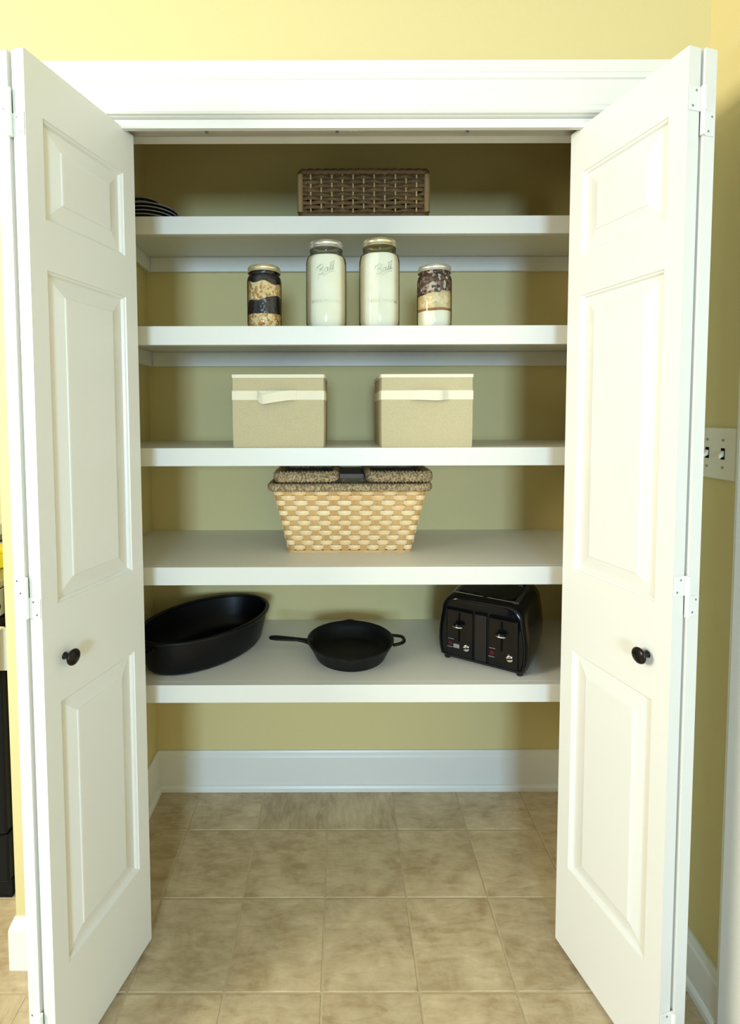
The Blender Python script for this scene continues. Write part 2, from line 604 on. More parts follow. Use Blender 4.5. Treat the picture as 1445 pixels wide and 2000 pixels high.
# ------------------------------------------------------------------ bifold doors
def bifold(name, origin, t, out, label, upper_on_first):
    e = empty_struct(name, label, 'door', (origin[0], origin[1], 0))
    t, out = Vector((*t, 0)).normalized(), Vector((*out, 0)).normalized()
    th, L = .0275, .298

    def mp(c):
        return t * c.x + out * c.y + Vector((0, 0, c.z))
    us = [0, .039, .260, L]
    zs = [0.012, .236, .792, .992, 1.645, 1.740, 1.929, 2.033]
    for leaf in (0, 1):
        w0 = leaf * (th + .0065)
        u0 = leaf * .004
        sgn = 1 if leaf == 0 else -1
        f = w0 if leaf == 0 else w0 + th     # decorated face
        bk = w0 + th if leaf == 0 else w0
        b = MB()
        for i in range(3):
            for j in range(7):
                hole = i == 1 and j in (1, 3, 5)
                q = [(us[i], zs[j]), (us[i + 1], zs[j]), (us[i + 1], zs[j + 1]), (us[i], zs[j + 1])]
                if not hole:
                    b.quad(*[(u + u0, f, z) for u, z in q])
                else:
                    rings = []
                    for ins, dep in ((0, 0), (.0015, .0028), (.005, .0045), (.0075, .0085), (.0085, .0115)):
                        rings.append([Vector((u + u0 + (ins if k in (0, 3) else -ins), f + sgn * dep, z + (ins if k in (0, 1) else -ins))) for k, (u, z) in enumerate(q)])
                    b.loft(rings, cap=False)
        # back and edges
        z0, z1 = zs[0], zs[-1]
        b.quad((u0, bk, z0), (u0 + L, bk, z0), (u0 + L, bk, z1), (u0, bk, z1))
        b.quad((u0, f, z0), (u0 + L, f, z0), (u0 + L, bk, z0), (u0, bk, z0))
        b.quad((u0, f, z1), (u0 + L, f, z1), (u0 + L, bk, z1), (u0, bk, z1))
        b.quad((u0, f, z0), (u0, bk, z0), (u0, bk, z1), (u0, f, z1))
        b.quad((u0 + L, f, z0), (u0 + L, bk, z0), (u0 + L, bk, z1), (u0 + L, f, z1))
        bmesh.ops.remove_doubles(b.bm, verts=b.bm.verts, dist=1e-6)
        lf = b.build('door_leaf', M['white'], e, mapf=mp)
        for j in (1, 3, 5):
            q = [(us[1], zs[j]), (us[2], zs[j]), (us[2], zs[j + 1]), (us[1], zs[j + 1])]
            rings = []
            for ins, dep in ((.0075, .0112), (.0075, .0095), (.012, .0090), (.042, .0030), (.0435, .0012), (.046, .0008)):
                rings.append([Vector((u + u0 + (ins if k in (0, 3) else -ins), f + sgn * dep, z + (ins if k in (0, 1) else -ins))) for k, (u, z) in enumerate(q)])
            b = MB()
            b.loft(rings, cap_start=True, cap_end=True)
            b.build('raised_panel', M['white'], lf, mapf=mp)
    # hinges across the two near edges
    un = L + .004
    for zt, zm, zb in ((1.964, 1.92, 1.877), (1.055, 1.0155, .975), (.165, .125, .083)):
        a0, a1 = (zm, zt) if upper_on_first else (zb, zm)
        c0, c1 = (zb, zm) if upper_on_first else (zm, zt)
        b = MB()
        b.box(L + .0002, L + .0014, .0015, th + .001, a0, a1, .0006, 1)
        b.box(un + .0002, un + .0014, th + .0055, th * 2 + .0065 - .0035, c0, c1, .0006, 1)
        gm = th + .00325
        b.tube([(un + .001, gm, zb), (un + .001, gm, zt)], .0042, 10)
        b.tube([(un + .001, gm, a0 + .0007), (un + .001, gm, a1 - .0007)], .0050, 10)
        h = b.build('hinge', M['hinge'], e, mapf=mp)
        for (w, z) in ((.010, a0 + .008), (.018, a1 - .008)):
            MB().lathe([(.0023, 0), (.0023, .0008)], 8, mtx=Matrix.Translation((L + .001, w, z)) @ Matrix.Rotation(PI / 2, 4, 'Y'), cap_end=True).build('hinge_screw', M['screw'], h, mapf=mp)
        for (w, z) in ((.010, c0 + .008), (.018, c1 - .008)):
            MB().lathe([(.0023, 0), (.0023, .0008)], 8, mtx=Matrix.Translation((un + .001, w + th + .0065, z)) @ Matrix.Rotation(PI / 2, 4, 'Y'), cap_end=True).build('hinge_screw', M['screw'], h, mapf=mp)
    prof = [(.0075, 0), (.0062, .004), (.0052, .010), (.0058, .014), (.012, .0175), (.0158, .0195), (.0165, .0215), (.0160, .0235), (.013, .0258), (.007, .0275), (.0015, .028)]
    MB().lathe(prof, 28, mtx=Matrix.Translation((.247, 0, .880)) @ Matrix.Rotation(PI / 2, 4, 'X'), cap_start=True, cap_end=True).build('knob', M['bronze'], e, mapf=mp, smooth=True)
    b = MB()
    MB().tube([(.018, th * .5, 2.033), (.018, th * .5, 2.0355)], .004, 8).build('guide_pin', M['screw'], e, mapf=mp)
    return e


bifold('door_1', (-.5066, .0510), (-.270, -.963), (-.963, .270), 'left white bifold door folded open, its face in shadow', False)
bifold('door_2', (.5395, .0510), (.273, -.962), (.962, .273), 'right white bifold door folded open, its face brightly lit', True)

# ------------------------------------------------------------------ light switch
sw = thing('light_switch', 'ivory double toggle switch plate on the yellow wall at right', 'switch', (XR, -.0655, 1.2785))
b = MB(); b.box(-.006, 0, -.058, .058, -.0565, .0565, .0025)
b.build('switch_plate', M['ivory'], sw)
for y in (-.023, .023):
    s_ = MB().box(-.0066, -.0055, y - .0055, y + .0055, -.0125, .0125, .0004, 1).build('toggle_slot', M['slot'], sw)
    MB().loft([[Vector((-.005, y - .0042, -.004)), Vector((-.005, y + .0042, -.004)), Vector((-.005, y + .0042, .008)), Vector((-.005, y - .0042, .008))],
               [Vector((-.016, y - .0032, -.010)), Vector((-.016, y + .0032, -.010)), Vector((-.016, y + .0032, -.003)), Vector((-.016, y - .0032, -.003))]]).build('toggle', M['ivory'], sw)
    for z in (-.030, .030):
        MB().lathe([(.0032, 0), (.0032, .0015), (.002, .0018)], 12, mtx=Matrix.Translation((-.0055, y, z)) @ Matrix.Rotation(-PI / 2, 4, 'Y'), cap_end=True).build('plate_screw', M['screw'], sw)

# ------------------------------------------------------------------ shelves
TH = .0495
SH = [(.2558, 1.9261, 'topmost white closet shelf, carrying the dark wicker tray'),
      (.1491, 1.6011, 'second white closet shelf from the top, under the four glass jars'),
      (.1739, 1.2777, 'middle white closet shelf, under the two beige fabric boxes'),
      (.1500, .9569, 'white closet shelf under the woven picnic basket'),
      (.1500, .6302, 'lowest white closet shelf, under the skillet and toaster')]
for k, (y, z, lab) in enumerate(SH):
    t = thing('shelf', lab, 'shelf', (.016, y, z), 0, 'white shelves in the closet')
    x0, x1, d = XCL - .016 + .0005, XCR - .016 - .0005, YW - y - .0005
    MB().box(x0, x1, .0195, d, -.0135, 0).build('board', M['shelf'], t)
    MB().box(x0, x1, 0, .019, -TH, 0, .0015, 2).build('front_edge', M['shelf'], t)
    MB().box(x0 + .0195, x1 - .0195, d - .019, d, -.0635, -.014, .001, 1).build('ledger', M['shelf'], t)
    for xa, xb in ((x0, x0 + .019), (x1 - .019, x1)):
        MB().box(xa, xb, .0195, d - .0005, -.0635, -.014, .001, 1).build('ledger', M['shelf'], t)
Z1, Z2, Z3, Z4, Z5 = [s[1] for s in SH]


# ------------------------------------------------------------------ jars
def layer_rings(R, layers_z, seg=36):
    pass


def jar(x, y, R, neck, H, label, lidmat, layers, squarish=0.):
    j = thing('glass_jar', label, 'jar', (x, y, Z2), 0, 'glass jars on the second shelf')
    hs = H - (.062 if H > .2 else .044)       # shoulder start
    hn = H - .034 if H > .2 else H - .026      # neck start
    outer = [(.0, .003), (R * .70, .003), (R * .80, 0), (R * .90, .0025), (R * .975, .010), (R, .020), (R, hs)]
    for k in range(1, 8):
        a = k / 7 * PI / 2
        outer.append((neck + .001 + (R - neck - .001) * math.cos(a) ** .9 if k < 7 else neck + .001, hs + (hn - hs) * math.sin(a)))
    outer += [(neck, hn + .004), (neck + .002, hn + .008), (neck, hn + .011), (neck + .0015, hn + .015), (neck - .001, H - .004)]

    def sq(b, mode):
        return None
    b = MB()
    seg = 48
    rings = []
    for r, z in outer:
        ring = []
        for i in range(seg):
            a = 2 * PI * i / seg
            s = 1 - squarish * (math.cos(4 * a) * -.5 + .5) * (1 if z < hs else 0) * .0
            ring.append(Vector((r * s * math.cos(a), r * s * math.sin(a), z)))
        rings.append(ring)
    b.loft(rings[1:], cap_start=True, cap_end=False)
    b.build('glass_body', M['glass'], j, smooth=True, angle=math.radians(60))

    def rad(z):
        pr = outer[1:]
        for (r0, z0), (r1, z1) in zip(pr, pr[1:]):
            if z0 <= z <= z1 and z1 > z0:
                return r0 + (r1 - r0) * (z - z0) / (z1 - z0)
        return R
    # contents: closed layers that follow the inside of the glass, wavy boundaries
    for k, (z0, z1, m, wob0, wob1, nm) in enumerate(layers):
        b = MB()
        rr = []
        n = 10
        for q in range(n + 1):
            ring = []
            for i in range(seg):
                a = 2 * PI * i / seg
                za = z0 + (wob0(a) if wob0 else 0) + .0001
                zb = z1 + (wob1(a) if wob1 else 0) - .0001
                z = za + (zb - za) * q / n
                r = rad(max(z, .004)) - .0028
                ring.append(Vector((r * math.cos(a), r * math.sin(a), z)))
            rr.append(ring)
        b.loft(rr, cap=True)
        o = b.build(nm, M[m], j, smooth=True, angle=math.radians(50))
        o['kind'] = 'stuff'
    # lid: screw band with ridges and flat top
    Rl = neck + .0035
    hb = .019 if H > .2 else .017
    prof = [(Rl - .001, H - hb), (Rl + .0012, H - hb + .001), (Rl + .0012, H - hb + .003), (Rl - .0004, H - hb + .0045), (Rl - .0002, H - .008), (Rl + .0006, H - .0065), (Rl - .0004, H - .005), (Rl - .0008, H - .002), (Rl - .0025, H), (Rl - .006, H - .0002), (Rl - .007, H - .0012), (.001, H - .0008)]
    b = MB()
    b.lathe(prof, 64, cap_end=True)
    b.build('lid', M[lidmat], j, smooth=True, angle=math.radians(50))
    return j, rad


def wv(seed, amp, slope=0., ph=0.):
    rnd = random.Random(seed)
    c = [(rnd.uniform(-1, 1), rnd.uniform(0, 6.28)) for _ in range(5)]
    return lambda a: slope * math.cos(a - ph) + amp * sum(k[0] * math.sin((i + 2) * a + k[1]) for i, k in enumerate(c)) / 2


# quart jar left: grain, beans, oats, beans
w1, w2, w3 = wv(1, .0012), wv(2, .006, .011, -.1), wv(3, .005, .002, PI)
jar(-.2235, .225, .0475, .0415, .171, 'small layered jar of black beans and oats, leftmost of the four jars', 'lid',
    [(.005, .040, 'grain', None, w1, 'grain_layer'), (.040, .079, 'beans', w1, w2, 'bean_layer'),
     (.079, .124, 'oats', w2, w3, 'oat_layer'), (.124, .160, 'beans', w3, None, 'bean_layer')])
w4, w5, w6 = wv(5, .001, .003, 1.2), wv(6, .001, .003, 1.2), wv(7, .003, .006, .3)
jar(.2475, .225, .0475, .0415, .171, 'small layered jar with dark chips above oats and flour, rightmost of the four jars', 'lid2',
    [(.005, .049, 'flour', None, w4, 'flour_layer'), (.049, .056, 'sugar', w4, w5, 'sugar_layer'),
     (.056, .096, 'flakes', w5, w6, 'oat_layer'), (.096, .160, 'chips', w6, None, 'chip_layer')])
j1, rad1 = jar(-.052, .228, .0560, .0435, .236, 'tall glass jar of white flour, second of the four jars from the left', 'lid2',
               [(.005, .196, 'flour', None, wv(9, .0006), 'flour_fill')])
j2, rad2 = jar(.095, .226, .0560, .0435, .240, 'tall glass jar of white flour, third jar from the left beside the chip jar', 'lid',
               [(.005, .199, 'flour', None, wv(10, .0012), 'flour_fill')])

# raised lettering in the glass: a sloping script and a line of capitals
SCRIPT = [  # strokes in units, sloping script
    [(.05, -.55), (.10, -.30), (.22, .25), (.28, .48)], [(-.02, .22), (.02, .42), (.20, .55), (.42, .60), (.52, .48), (.42, .30), (.25, .22), (.46, .16), (.50, -.02), (.36, -.16), (.16, -.14)],
    [(.86, .26), (.76, .32), (.64, .22), (.62, .06), (.72, .00), (.84, .12), (.88, .30), (.86, .08), (.94, .04), (1.02, .14)],
    [(1.02, .14), (1.14, .44), (1.18, .66), (1.10, .66), (1.06, .36), (1.10, .12), (1.20, .14)],
    [(1.20, .14), (1.34, .50), (1.40, .76), (1.31, .76), (1.26, .42), (1.30, .18), (1.42, .24)],
    [(.52, -.28), (.80, -.16), (1.10, -.04), (1.38, .02)],
]


def smooth_path(p, n=6):
    out = []
    P = [p[0]] + p + [p[-1]]
    for i in range(1, len(P) - 2):
        for k in range(n):
            t = k / n
            a, b_, c, d = [Vector(q) for q in P[i - 1:i + 3]]
            out.append(.5 * ((2 * b_) + (c - a) * t + (2 * a - 5 * b_ + 4 * c - d) * t * t + (3 * b_ - a - 3 * c + d) * t ** 3))
    out.append(Vector(p[-1]))
    return out


def emboss(j, R, zc, sc, rot0):
    b = MB()
    for st in SCRIPT:
        pts = []
        for p in smooth_path([(q[0], q[1], 0) for q in st]):
            u, v = (p.x - .70) * sc, (p.y - .1) * sc + (p.x - .7) * sc * .12
            a = -PI / 2 + rot0 + u / R
            pts.append((R * math.cos(a), R * math.sin(a), zc + v))
        b.tube(pts, .0009, 6)
    b.build('embossed_script', M['emboss'], j, smooth=True)
    cu = bpy.data.curves.new('caps', 'FONT')
    cu.body = 'WIDE MOUTH'
    cu.size = .0118
    cu.align_x = 'CENTER'
    cu.extrude = .0004
    cu.space_character = 1.15
    to = bpy.data.objects.new('caps', cu)
    COL.objects.link(to)
    dg = bpy.context.evaluated_depsgraph_get()
    me = bpy.data.meshes.new_from_object(to.evaluated_get(dg))
    bpy.data.objects.remove(to)
    me.name = 'embossed_capitals'
    for v in me.vertices:
        a = -PI / 2 + rot0 + v.co.x / R
        r = R + .0003 + v.co.z
        v.co = Vector((r * math.cos(a), r * math.sin(a), .066 + v.co.y))
    me.materials.clear()
    me.materials.append(M['emboss'])
    o = bpy.data.objects.new('embossed_capitals', me)
    COL.objects.link(o)
    o.parent = j


M['emboss'] = glass_mat('embossed_glass', (.955, .965, .945), .8)
emboss(j1, .0562, .150, .034, 0)
emboss(j2, .0562, .150, .034, .14)


# ------------------------------------------------------------------ fabric boxes
def fabric_box(x0, x1, label, droop):
    cx, W = (x0 + x1) / 2, (x1 - x0)
    t = thing('storage_box', label, 'box', (cx, .180, Z3), 0, 'fabric boxes on the middle shelf')
    a, D, H = W / 2, .245, .199
    b = MB()
    rings = []
    for z, s in ((0, -.0015), (.003, 0), (.06, .0008), (.13, .0008), (H - .010, 0)):
        pts, _ = rrect(a + s, D / 2 + s, .006, 64)
        rings.append([Vector((p[0], p[1] + D / 2, z)) for p in pts])
    b.loft(rings)
    b.build('box_body', M['linen'], t, smooth=True, angle=math.radians(50))
    b = MB()
    rings = []
    for z, s in ((H - .0098, .0018), (H - .001, .0022), (H, .0010)):
        pts, _ = rrect(a + s, D / 2 + s, .007, 64)
        rings.append([Vector((p[0], p[1] + D / 2, z)) for p in pts])
    b.loft(rings)
    b.build('top_binding', M['linen2'], t)
    b = MB()
    rings = []
    for z, s in ((.1295, .0004), (.1300, .0022), (.1545, .0022), (.155, .0004)):
        pts, _ = rrect(a + s, D / 2 + s, .007, 64)
        rings.append([Vector((p[0], p[1] + D / 2, z)) for p in pts])
    b.loft(rings, cap=False)
    b.build('ribbon_band', M['linen2'], t)
    # handle strap: strip with thickness, drawn by its top and bottom edges (u along front, z, out)
    if droop:
        top = [(-.054, .1555, .0035), (-.050, .149, .010), (-.043, .1435, .016), (-.030, .1445, .019), (-.010, .149, .019), (.012, .1525, .017), (.030, .1545, .012), (.044, .1548, .0065), (.050, .1548, .0035)]
        bot = [(-.056, .140, .0035), (-.053, .128, .009), (-.044, .1195, .014), (-.036, .1185, .0175), (-.012, .1225, .0185), (.012, .126, .0165), (.030, .1285, .012), (.044, .1295, .0065), (.050, .1297, .0035)]
    else:
        top = [(-.050, .1545, .0035), (-.044, .1545, .007), (-.030, .1545, .013), (-.004, .1545, .017), (.020, .1542, .0165), (.038, .1540, .013), (.046, .1540, .0075), (.053, .1545, .0035)]
        bot = [(-.050, .1295, .0035), (-.044, .1292, .007), (-.030, .1290, .013), (-.004, .1282, .017), (.020, .1272, .0165), (.038, .1280, .013), (.046, .1290, .0075), (.053, .1295, .0035)]
    T_ = [smooth_path(list(top), 4), smooth_path(list(bot), 4)]
    b = MB()
    rings = []
    for p, q in zip(*T_):
        rings.append([Vector((p.x, -p.z - .0008, p.y)), Vector((q.x, -q.z - .0008, q.y)), Vector((q.x, -q.z + .0008, q.y)), Vector((p.x, -p.z + .0008, p.y))])
    b.loft(rings)
    b.build('handle_strap', M['linen2'], t)
    return t


fabric_box(-.3085, -.0565, 'beige fabric storage box with a drooping twisted strap, left of the pair', True)
fabric_box(.0955, .3475, 'beige fabric storage box with a level straight strap, right of the pair', False)

# ------------------------------------------------------------------ picnic basket
bk = thing('picnic_basket', 'woven pale wood picnic basket with rope rim and split lid', 'basket', (.0135, .419, Z4))
A0, B0, A1, B1, HB = .183, .122, .226, .152, .191


def bring(z, n, off=0., rc=.022):
    k = z / HB
    pts, P = rrect(A0 + (A1 - A0) * k + off, B0 + (B1 - B0) * k + off, rc, n)
    return pts, P


NS = 44
for i in range(NS):        # upright stakes
    b = MB()
    rings = []
    for q in range(9):
        z = .004 + (HB - .004) * q / 8
        p0 = bring(z, NS * 8)[0]
        c = (i * 8 + 4) % (NS * 8)
        row = [p0[(c + d) % (NS * 8)] for d in (-3, -1, 1, 3)]
        rings.append([Vector((p[0] - p[2] * .0008, p[1] - p[3] * .0008, z)) for p in row] + [Vector((p[0] + p[2] * .0008, p[1] + p[3] * .0008, z)) for p in reversed(row)])
    b.loft(rings)
    b.build('stake', M['stake'], bk, smooth=True)
NR = 12
pitch = (HB - .008) / NR
skip = {(2, 1), (2, 2)}
for r in range(NR):         # wavy horizontal splints
    b = MB()
    rings = []
    n = NS * 8
    zc = .008 + (r + .5) * pitch
    hh = pitch * .46
    ph = r % 2
    for i in range(n):
        s = i / 8.0
        wv_ = math.sin(PI * (s - .0) + PI * ph) if True else 0
        off = .0046 * math.copysign(abs(wv_) ** .8, wv_)
        ring = []
        for dz, ww in ((-hh, -.0002), (-hh * .6, .0009), (hh * .6, .0009), (hh, -.0002), (hh * .6, -.0009), (-hh * .6, -.0009)):
            z = zc + dz
            k = z / HB
            ring.append((off + ww, z))
        rings.append((i, ring))
    cache = {}
    rr = []
    ref = bring(zc, n)[0]
    slope = (A1 - A0) / HB
    for i, ring in rings:
        p = ref[i]
        rr.append([Vector((p[0] + p[2] * (o + (z - zc) * slope * abs(p[2])), p[1] + p[3] * (o + (z - zc) * (B1 - B0) / HB * abs(p[3])), z)) for o, z in ring])
    b.loft_closed(rr)
    b.build('weaver', M['splint'], bk, smooth=True, angle=math.radians(60))
b = MB()
pts, _ = bring(0, 88, .004)
b.loft([[Vector((p[0], p[1], z)) for p in pts] for z in (0, .0065)])
b.build('base_board', M['stake'], bk)


def rope(b, path, ra, rb, strands=1.0, twist=420):
    """path: list of points, closed loop; ridged like twisted grass"""
    n = len(path)
    P = [Vector(p) for p in path]
    seg = 12
    rings = []
    d = 0
    for i in range(n):
        t = (P[(i + 1) % n] - P[i - 1]).normalized()
        d += (P[i] - P[i - 1]).length if i else 0
        a = t.cross(Vector((0, 0, 1))).normalized()
        c = Vector((0, 0, 1))
        ring = []
        for k in range(seg):
            an = 2 * PI * k / seg
            m = 1 + .13 * math.sin(an * 2 + d * twist * 2) + .06 * math.sin(an * 5 - d * 900)
            ring.append(P[i] + a * math.cos(an) * ra * m + c * math.sin(an) * rb * m)
        rings.append(ring)
    b.loft_closed(rings)


pts, _ = rrect(A1 + .006, B1 + .006, .03, 620)
b = MB(); rope(b, [(p[0], p[1], HB + .0085) for p in pts], .0105, .0120)
b.build('rope_rim', M['rope'], bk, smooth=True, angle=math.radians(80))
# two hinged lids with rope borders
ZL = HB + .0225
for x0, x1 in ((-.2245, -.0325), (.0465, .2435)):
    cx, hx = (x0 + x1) / 2, (x1 - x0) / 2 - .010
    ld = MB()
    pts, _ = rrect(hx, B1 - .006, .03, 48)
    ld.loft([[Vector((cx + p[0], p[1], z)) for p in pts] for z in (ZL + .002, ZL + .012)])
    lo = ld.build('lid', M['dark_lid'], bk)
    pts, _ = rrect(hx, B1 + .002, .024, 420)
    b = MB(); rope(b, [(cx + p[0], p[1], ZL + .0168) for p in pts], .0100, .0165, twist=300)
    b.build('rope_border', M['rope'], lo, smooth=True, angle=math.radians(80))
    MB().lathe([(.0022, 0), (.0022, .001), (.001, .0016)], 10, mtx=Matrix.Translation((x1 - .012 if x0 < 0 else x0 + .012, -B1 - .0125, ZL + .018)) @ Matrix.Rotation(PI / 2, 4, 'X'), cap_end=True).build('lid_tack', M['chrome'], lo)
    MB().box(cx - hx * .8, cx + hx * .8, .02, .06, ZL + .0121, ZL + .0135, .0005, 1).build('lid_strap', M['taupe'], lo)
MB().box(-.030, .044, -.055, B1 - .004, ZL + .001, ZL + .0135).build('centre_board', M['taupe'], bk)
MB().box(-.20, .20, -B1 + .03, B1 - .03, .09, .095, .002).build('interior_shade', M['slot'], bk)  # black sheet added as the shade inside the basket, seen between the lids
# carrying handle folded down across the lids
b = MB()
hp = []
for k in range(33):
    a = PI * k / 32
    hp.append((.225 * math.cos(a) * (1 if True else 1) + .007, -.0 + .118 * math.sin(a), ZL + .0355 - .0005))
b.tube(hp, .0055, 8, rz=.0022)
b.build('carry_handle', M['taupe'], bk, smooth=True)

# ------------------------------------------------------------------ wicker tray on the top shelf
tr_ = thing('wicker_tray', 'dark brown woven wicker basket centred on the top shelf', 'basket', (.054, .375, Z1))
a, d_, H = .189, .105, .139
for z, nm, m, r in ((H - .0085, 'top_rail', 'wicker', .0085), (.0100, 'bottom_rail', 'wicker', .0085)):
    pts, _ = rrect(a - .008, d_ - .008, .012, 260)
    b = MB(); rope(b, [(p[0], p[1], z) for p in pts], .0075, r, twist=140)
    b.build(nm, M[m], tr_, smooth=True, angle=math.radians(70))
for sx in (-1, 1):
    for sy in (-1, 1):
        MB().tube([(sx * (a - .0085), sy * (d_ - .0085), .017), (sx * (a - .0085), sy * (d_ - .0085), H - .017)], .0088, 10).build('corner_post', M['wickerl'], tr_, smooth=True)
a2, d2 = a - .010, d_ - .010
NT = 36
for i in range(NT):
    p = rrect(a2, d2, .006, NT * 2)[0][(2 * i + 0) % (NT * 2)]
    MB().tube([(p[0] + p[2] * .0018, p[1] + p[3] * .0018, .012), (p[0] + p[2] * .0018, p[1] + p[3] * .0018, H - .012)], .0025, 6).build('stake', M['reed'], tr_, smooth=True)
NRW = 9
pt = (H - .034) / NRW
for r in range(NRW):
    n = NT * 8
    ref = rrect(a2, d2, .006, n)[0]
    zc = .017 + (r + .5) * pt
    rr = []
    for i in range(n):
        s = math.cos(PI * i / 8 + PI * (r % 2))
        off = .0042 * s
        p = ref[i]
        lean = .0016 * math.sin(PI * i / 8 * .5 + r)
        rr.append([Vector((p[0] + p[2] * (off + o), p[1] + p[3] * (off + o), zc + lean + z)) for o, z in ((-.0012, -pt * .49), (.0016, -pt * .38), (.0024, 0), (.0016, pt * .38), (-.0012, pt * .49), (-.0014, 0))])
    b = MB(); b.loft_closed(rr)
    b.build('weaver', M['wicker'], tr_, smooth=True, angle=math.radians(70))
MB().box(-a2 + .006, a2 - .006, -d2 + .006, d2 - .006, .004, .010).build('tray_bottom', M['wicker'], tr_)


# ------------------------------------------------------------------ plates
def plate(x, y, z, R, h, label, group, cat='plate', name='dinner_plate'):
    t = thing(name, label, cat, (x, y, z), 0, group)
    prof = [(R * .55, 0), (R * .60, .0), (R * .80, h * .55), (R - .001, h - .0042)]
    b = MB()
    b.lathe(prof + [(R - .0005, h - .0040), (R * .80, h * .55 + .003), (R * .58, .0035), (.001, .0035)], 56, cap_start=True, cap_end=True)
    b.build('plate_body', M['plate'], t, smooth=True, angle=math.radians(50))
    MB().lathe([(R - .0022, h - .0044), (R, h - .0038), (R + .0004, h - .0018), (R - .0006, h), (R - .0030, h - .001)], 56).build('plate_rim', M['rim'], t, smooth=True)
    return t


PX, PY = -.600, .400
words = ['bottom dark plate of the stack at the left end of the top shelf', 'second dark plate from the bottom of the top shelf stack',
         'third dark plate from the bottom of the top shelf stack', 'uppermost large dark plate in the top shelf stack, under the bowls']
for k in range(4):
    plate(PX, PY, Z1 + .0005 + k * .0110, .0825, .0345, words[k], 'stacked plates on the top shelf')
zb = Z1 + .0005 + 3 * .011 + .0042
for k, lab in enumerate(['lower small dark bowl on the plate stack', 'upper small dark bowl topping the plate stack', 'small dark saucer crowning the bowls on the plate stack']):
    if k < 2:
        plate(PX - .017, PY, zb + k * .0115, .047, .048, lab, 'small bowls on the plates', 'bowl', 'small_bowl')

# ------------------------------------------------------------------ roaster
ro = thing('roasting_pan', 'large oval black enamel roasting pan at the left of the lowest shelf', 'pan', (-.435, .362, Z5), .879)
b = MB()
N = 72


def oval(a_, b_, z):
    return [Vector((a_ * math.cos(2 * PI * i / N), b_ * math.sin(2 * PI * i / N), z)) for i in range(N)]


ro_o = [(-.020, 0), (-.006, .003), (.0, .012), (.012, .060), (.018, .092)]
rr = [oval(.195 + o, .126 + o, z) for o, z in ro_o] + [oval(.195 + .018, .126 + .018, .100)]
inn = [oval(.195 + o, .126 + o, z) for o, z in ((.015, .100), (.009, .060), (-.004, .016), (-.012, .006), (-.024, .0035))]
b.loft(rr + inn)
b.build('pan_body', M['enamel'], ro, smooth=True, angle=math.radians(60))
b = MB()
path = [(p.x, p.y, .103) for p in oval(.195 + .021, .126 + .021, 0)]
b.tube(path, .0065, 8, closed=True, rz=.0055)
b.build('rolled_rim', M['enamel'], ro, smooth=True)
for s in (-1, 1):
    pth = []
    for k in range(13):
        an = -PI / 2 + PI * k / 12
        pth.append((s * (.195 + .010 + .019 * math.cos(an)), .045 * math.sin(an), .088 - .010 * math.cos(an)))
    MB().tube(pth, .0045, 8).build('loop_handle', M['enamel'], ro, smooth=True)

# ------------------------------------------------------------------ skillet
sk = thing('cast_iron_skillet', 'black cast iron skillet with its handle pointing left, in the middle of the lowest shelf', 'pan', (.0155, .322, Z5))
N = 80


def skr(r, z, lip=0.):
    out = []
    for i in range(N):
        an = 2 * PI * i / N
        rr_ = r
        for c0 in (PI / 2, -PI / 2):
            dlt = math.atan2(math.sin(an - c0), math.cos(an - c0))
            rr_ += lip * math.exp(-(dlt / .13) ** 2)
        out.append(Vector((rr_ * math.cos(an), rr_ * math.sin(an), z)))
    return out


b = MB()
b.loft([skr(.096, .001), skr(.103, 0), skr(.106, .003), skr(.120, .030), skr(.1295, .046, .003), skr(.1325, .0505, .008), skr(.1325, .0525, .009), skr(.1300, .0532, .007),
        skr(.1265, .051, .005), skr(.118, .034, .001), skr(.105, .009), skr(.100, .006)])
b.build('pan_body', M['iron'], sk, smooth=True, angle=math.radians(60))
pts, ws, hs_ = [], [], []
for x, y, z, wd, hh in ((-.118, 0, .040, .022, .007), (-.132, 0, .043, .0145, .0065), (-.145, 0, .046, .0095, .006), (-.165, 0, .049, .0085, .0055), (-.190, 0, .051, .0105, .0058), (-.215, 0, .053, .0130, .006), (-.234, 0, .054, .0130, .006), (-.245, 0, .0545, .0095, .005), (-.250, 0, .0547, .003, .003)):
    pts.append((x, y, z)); ws.append(wd); hs_.append(hh)
MB().tube(pts, lambda i: ws[i], 14, rz=lambda i: hs_[i]).build('handle', M['iron'], sk, smooth=True)
pth = [(.128, -.034, .046), (.146, -.028, .047), (.160, -.018, .048), (.164, 0, .048), (.160, .018, .048), (.146, .028, .047), (.128, .034, .046)]
MB().tube([tuple(p) for p in smooth_path(pth, 4)], .0055, 8, rz=.0045).build('helper_handle', M['iron'], sk, smooth=True)

# ------------------------------------------------------------------ toaster (local x along front, y into depth)
ta = math.atan2(-.52, .854)
fo = Vector((.302 - .52 * .012 - .854 * .02, .307 - .854 * .012 - (-.52) * .02, Z5))
to = thing('toaster', 'glossy black four slot toaster turned at the right of the lowest shelf', 'toaster', fo, ta)
W, D, HT = .264, .255, .200


def tprof(ins, top=HT):
    """front outline, bulging sides, rounded top corners"""
    P = []
    x0, x1 = ins, W - ins
    zb, zt = .014 + ins * .6, top - ins
    R = .048
    nb = 6
    for k in range(nb + 1):     # right side up
        t = k / nb
        P.append((x1 - .012 * t * t - .010 * (1 - t) ** 4, zb + (zt - R - zb) * t))
    cx = x1 - .012 - R
    for k in range(1, 8):
        an = PI / 2 * k / 8
        P.append((cx + R * math.cos(an), zt - R + R * math.sin(an)))
    P.append((cx, zt))
    P2 = [(W - x, z) for x, z in reversed(P)]
    return P + P2


